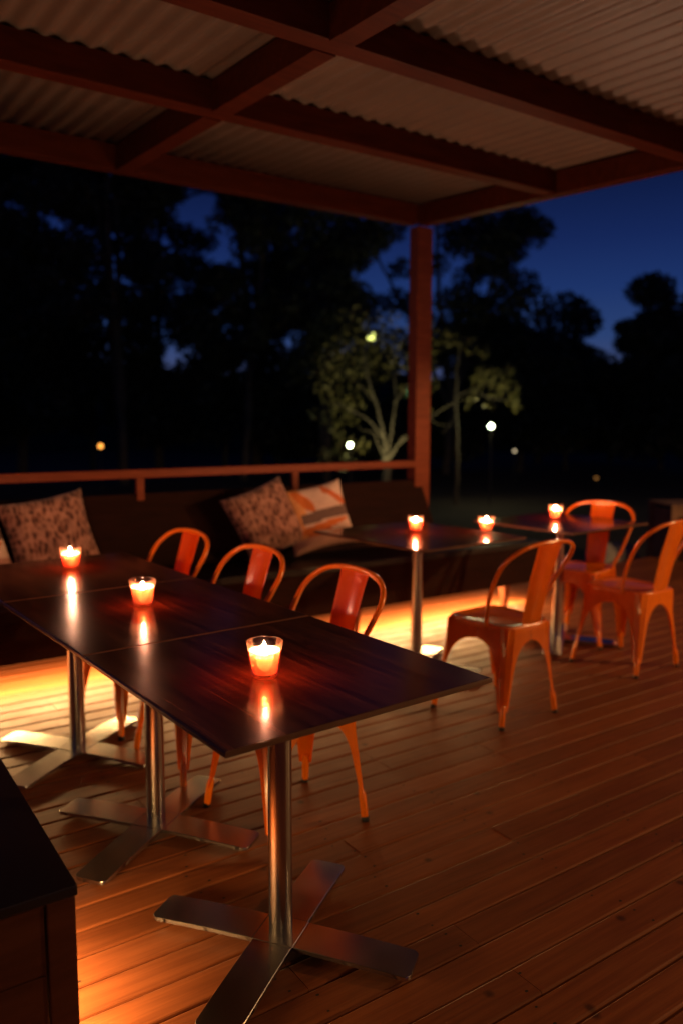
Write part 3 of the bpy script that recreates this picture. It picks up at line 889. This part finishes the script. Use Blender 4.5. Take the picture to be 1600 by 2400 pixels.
# floodlit small tree with pale limbs, and the thin tree beside it
def lit_trees():
    rv = Vector((.826, -.564, 0)); dv = Vector((.56, .82, 0)); rnd = random.Random(5)
    P = lambda s, z, d=0: rv * s + dv * d + Vector((0, 0, z))
    zo = -GZ
    br = [([P(0, -.1), P(0, .45 + zo), P(-.02, .62 + zo)], .13, .11),
          ([P(0, .4 + zo), P(-.06, 1.0 + zo), P(-.20, 1.6 + zo), P(-.42, 2.3 + zo), P(-.5, 2.9 + zo)], .085, .018),
          ([P(0, .45 + zo), P(.10, 1.1 + zo, .1), P(.18, 1.7 + zo, .1), P(.15, 2.4 + zo, .2)], .075, .018),
          ([P(.02, .5 + zo), P(.20, .8 + zo, -.1), P(.38, 1.05 + zo, -.1)], .085, .02), ([P(-.02, .5 + zo), P(-.22, .95 + zo), P(-.30, 1.15 + zo)], .045, .016),
          ([P(-.1, 1.0 + zo), P(-.38, 1.35 + zo), P(-.85, 1.62 + zo), P(-1.15, 1.75 + zo)], .05, .012),
          ([P(-.28, 1.12 + zo), P(-.5, 1.15 + zo), P(-.62, 1.22 + zo)], .022, .008),
          ([P(-.2, 1.7 + zo), P(-.7, 2.2 + zo, .2), P(-1.2, 2.5 + zo, .2)], .035, .01), ([P(.15, 1.7 + zo), P(.5, 2.2 + zo), P(.85, 2.6 + zo)], .035, .01),
          ([P(.2, .8 + zo), P(.7, 1.25 + zo), P(1.2, 1.62 + zo), P(1.75, 1.9 + zo)], .05, .014), ([P(.9, 1.4 + zo), P(1.1, 1.28 + zo), P(1.5, 1.25 + zo)], .018, .008)]
    br = [(p_, a_ * (.75 if k_ == 0 else .55), b_ * (.8 if k_ == 0 else .55)) for k_, (p_, a_, b_) in enumerate(br)]
    cl = []
    for s, z, r in [(-1.15, .62, .24), (-.9, .5, .22), (-1.35, 1.5, .26), (-1.5, 2.1, .26), (.6, 2.0, .2), (-1.35, 2.4, .3), (-1.1, 2.65, .34), (-.8, 2.95, .34), (-.4, 3.1, .36), (0, 3.05, .36), (.4, 3.1, .34), (-.9, 2.3, .3), (-.55, 2.5, .32), (-1.25, 1.9, .28), (-1.0, 1.65, .3), (-.75, 1.75, .25), (-.75, 1.35, .22), (-1.05, 1.25, .25),
                    (-.2, 2.4, .28), (.2, 2.5, .3), (.55, 2.6, .3), (.85, 2.6, .3), (.3, 2.0, .2), (-.45, 1.95, .2), (-.95, .85, .26), (-.7, .75, .22), (-.5, .85, .2), (.95, 2.1, .25), (1.0, 3.0, .3), (.7, 3.3, .3), (-.7, 3.4, .28), (-.1, 3.5, .28), (-.3, 2.75, .26), (.75, 1.6, .2)]:
        cl.append((P(s + rnd.gauss(0, .05), z + zo, rnd.gauss(0, .35)), r * 1.1))
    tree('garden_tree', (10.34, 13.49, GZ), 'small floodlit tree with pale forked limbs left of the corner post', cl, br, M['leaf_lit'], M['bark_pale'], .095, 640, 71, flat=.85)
    br = [([P(0, -.1), P(0.02, 1.0), P(-.03, 2.0), P(-.01, 2.9), P(.05, 3.4)], .055, .018), ([P(0, 1.9), P(-.3, 1.5)], .02, .012), ([P(-.02, 2.3), P(.35, 2.45), P(.75, 2.6)], .025, .01), ([P(.3, 2.43), P(.7, 2.25), P(1.1, 2.2)], .018, .008)]
    cl = []
    for s, z, r in [(.45, 2.55, .22), (.7, 2.7, .26), (.95, 2.65, .26), (1.15, 2.45, .24), (1.25, 2.2, .2), (.8, 2.4, .2), (.35, 2.3, .16), (.55, 2.85, .2), (1.0, 2.85, .18), (.2, 3.3, .22), (-.1, 3.5, .25), (.5, 3.2, .2), (.25, 2.1, .12), (.62, 2.1, .14), (1.3, 2.05, .14)]:
        cl.append((P(s, z, rnd.gauss(0, .15)), r))
    tree('garden_tree', (11.47, 12.55, GZ), 'thin young tree with a lamp glowing in its foliage, right of the corner post', cl, br, M['leaf_lit'], M['bark_dark'], .11, 950, 72, flat=.85)
lit_trees()

# ------------------------------------------------------------------ garden lamps
def post_lamp(loc, m, r, label, watt=0, col=(1, .95, .7), name='garden_lamp'):
    h = loc[2] - GZ
    t = empty(name, (loc[0], loc[1], GZ)); tag(t, label, 'lamp', 'garden lamps')
    bm = bmesh.new(); lathe(bm, [(.045, .001), (.045, .012), (.014, .016), (.014, h - r - .012), (.030, h - r - .008), (.030, h - r + .004)], 14)
    link('stem', bm, M['black'], t)
    bm = bmesh.new(); bmesh.ops.create_uvsphere(bm, u_segments=20, v_segments=12, radius=r)
    for v in bm.verts: v.co.z += h
    link('globe', bm, m, t, True)
    return t
post_lamp((9.14, 13.13, .86), M['globe'], .044, 'bright white globe lamp left of the floodlit tree')
post_lamp((11.98, 12.06, 1.24), M['globe'], .047, 'bright white globe lamp within the foliage right of the corner post')
post_lamp((15.95, 15.15, .55), M['globe_dim'], .036, 'small dim globe lamp farther right and lower than the bright one')
post_lamp((6.0, 19.08, .73), M['amber'], .055, 'amber globe lamp glowing alone at far left above the railing')
post_lamp((17.34, 13.54, -.14), M['amber_dim'], .04, 'faint amber lamp low in the dark above the farthest chair')
def hanging(loc, m, label, parts, cat='leaf_glow', name='leaf_glow'):
    t = empty(name, loc); tag(t, label, cat)
    bm = bmesh.new()
    for (dx, dz, r) in parts:
        bmesh.ops.create_icosphere(bm, subdivisions=2, radius=r, matrix=Matrix.Translation((dx * .826, -dx * .564, dz)))
    link('shade', bm, m, t, True)
    bm = bmesh.new(); tube(bm, [(0, 0, .06), (0.01, 0, .3), (0, 0.02, .55)], .006, 6); link('cord', bm, M['black'], t)
hanging((10.06, 13.7, 3.09), M['yellow'], 'yellow glow standing for a lit leaf cluster in the crown of the floodlit tree', [(-.04, -.02, .035), (.03, -.02, .042), (.05, .06, .028)])  # glowing spheres and cord added in place of a lit leaf cluster
hanging((10.75, 13.25, 1.92), M['green'], 'tiny green light on a limb of the floodlit tree beside the post', [(0, 0, .04), (0, .06, .035)], 'light', 'string_light')
sp = empty('garden_spotlight', (9.4, 12.2, GZ)); tag(sp, 'low spotlight on the ground that lights the pale limbed tree', 'spotlight')
bm = bmesh.new(); lathe(bm, [(.05, .001), (.05, .02), (.02, .03), (.02, .10), (.055, .13), (.065, .24), (.06, .242)], 18); link('housing', bm, M['black'], sp)
bm = bmesh.new(); lathe(bm, [(.0005, .236), (.058, .236), (.058, .2415), (.0005, .2425)], 18); link('lens', bm, M['globe_dim'], sp)

# ------------------------------------------------------------------ lights
def lamp(kind, name, loc, col, e, **kw):
    l = bpy.data.lights.new(name, kind); l.color = col; l.energy = e
    for k, v in kw.items(): setattr(l, k, v)
    o = bpy.data.objects.new(name, l); COL.objects.link(o); o.location = loc; return o
def aim(o, d): o.rotation_euler = Vector(d).to_track_quat('-Z', 'Y').to_euler()
WARM = (1, .56, .22)
# LED strips under the benches
l = lamp('AREA', 'bench_led', (1.35, 4.11, .172), (1, .54, .20), 190, shape='RECTANGLE', size=6.1, size_y=.03); l.rotation_euler = (R(-10), 0, 0)
l = lamp('AREA', 'side_bench_led', (.33, 1.74, .128), (1, .54, .19), 10, shape='RECTANGLE', size=.05, size_y=.46); l.rotation_euler = (0, R(-28), 0)
# candle light
# shaded lamp of the building on the right
l = lamp('SPOT', 'veranda_lamp', (6.6, -.35, 2.1), (1, .51, .18), 430, spot_size=R(175), spot_blend=.06, shadow_soft_size=.07)
l = lamp('SPOT', 'veranda_lamp', (5.4, -3.0, 1.58), (1, .50, .17), 230, spot_size=R(178.5), spot_blend=.015, shadow_soft_size=.12)
l = lamp('SPOT', 'veranda_lamp', (-.6, -2.2, 2.1), (1, .54, .22), 9, spot_size=R(165), spot_blend=.10, shadow_soft_size=.07)
# garden
l = lamp('SPOT', 'tree_spot', (9.45, 12.25, -.12), (1, .86, .42), 130, spot_size=R(78), spot_blend=.6, shadow_soft_size=.05); aim(l, (.85, 1.1, 2.0))
lamp('POINT', 'globe_light', (9.14, 13.13, .86), (1, .95, .62), 5, shadow_soft_size=.08)
lamp('POINT', 'globe_light', (11.98, 12.06, 1.24), (1, .88, .40), 34, shadow_soft_size=.08)

# ------------------------------------------------------------------ sky at dusk
w = bpy.data.worlds.new('World'); sc.world = w; w.use_nodes = True
nt = w.node_tree; bg = nt.nodes['Background']
tc = nt.nodes.new('ShaderNodeTexCoord'); sepn = nt.nodes.new('ShaderNodeSeparateXYZ')
nt.links.new(tc.outputs['Generated'], sepn.inputs[0])
c = ramp(nt, sepn.outputs[2], [(0, (.085, .075, .12)), (.055, (.052, .068, .160)), (.10, (.023, .052, .165)), (.155, (.0120, .033, .138)), (.21, (.0072, .019, .094)), (.285, (.0031, .0076, .041)), (.42, (.0014, .0034, .018)), (1, (.0008, .0020, .010))])
nt.links.new(c, bg.inputs[0]); bg.inputs[1].default_value = 1.0

# ------------------------------------------------------------------ render
sc.render.engine = 'CYCLES'
sc.view_settings.view_transform = 'Standard'; sc.view_settings.look = 'None'
sc.view_settings.exposure = 0; sc.view_settings.gamma = 1
sc.cycles.use_denoising = True
sc.cycles.max_bounces = 8; sc.cycles.diffuse_bounces = 4; sc.cycles.glossy_bounces = 4; sc.cycles.transparent_max_bounces = 16
sc.cycles.sample_clamp_indirect = 6; sc.cycles.caustics_reflective = False; sc.cycles.caustics_refractive = False
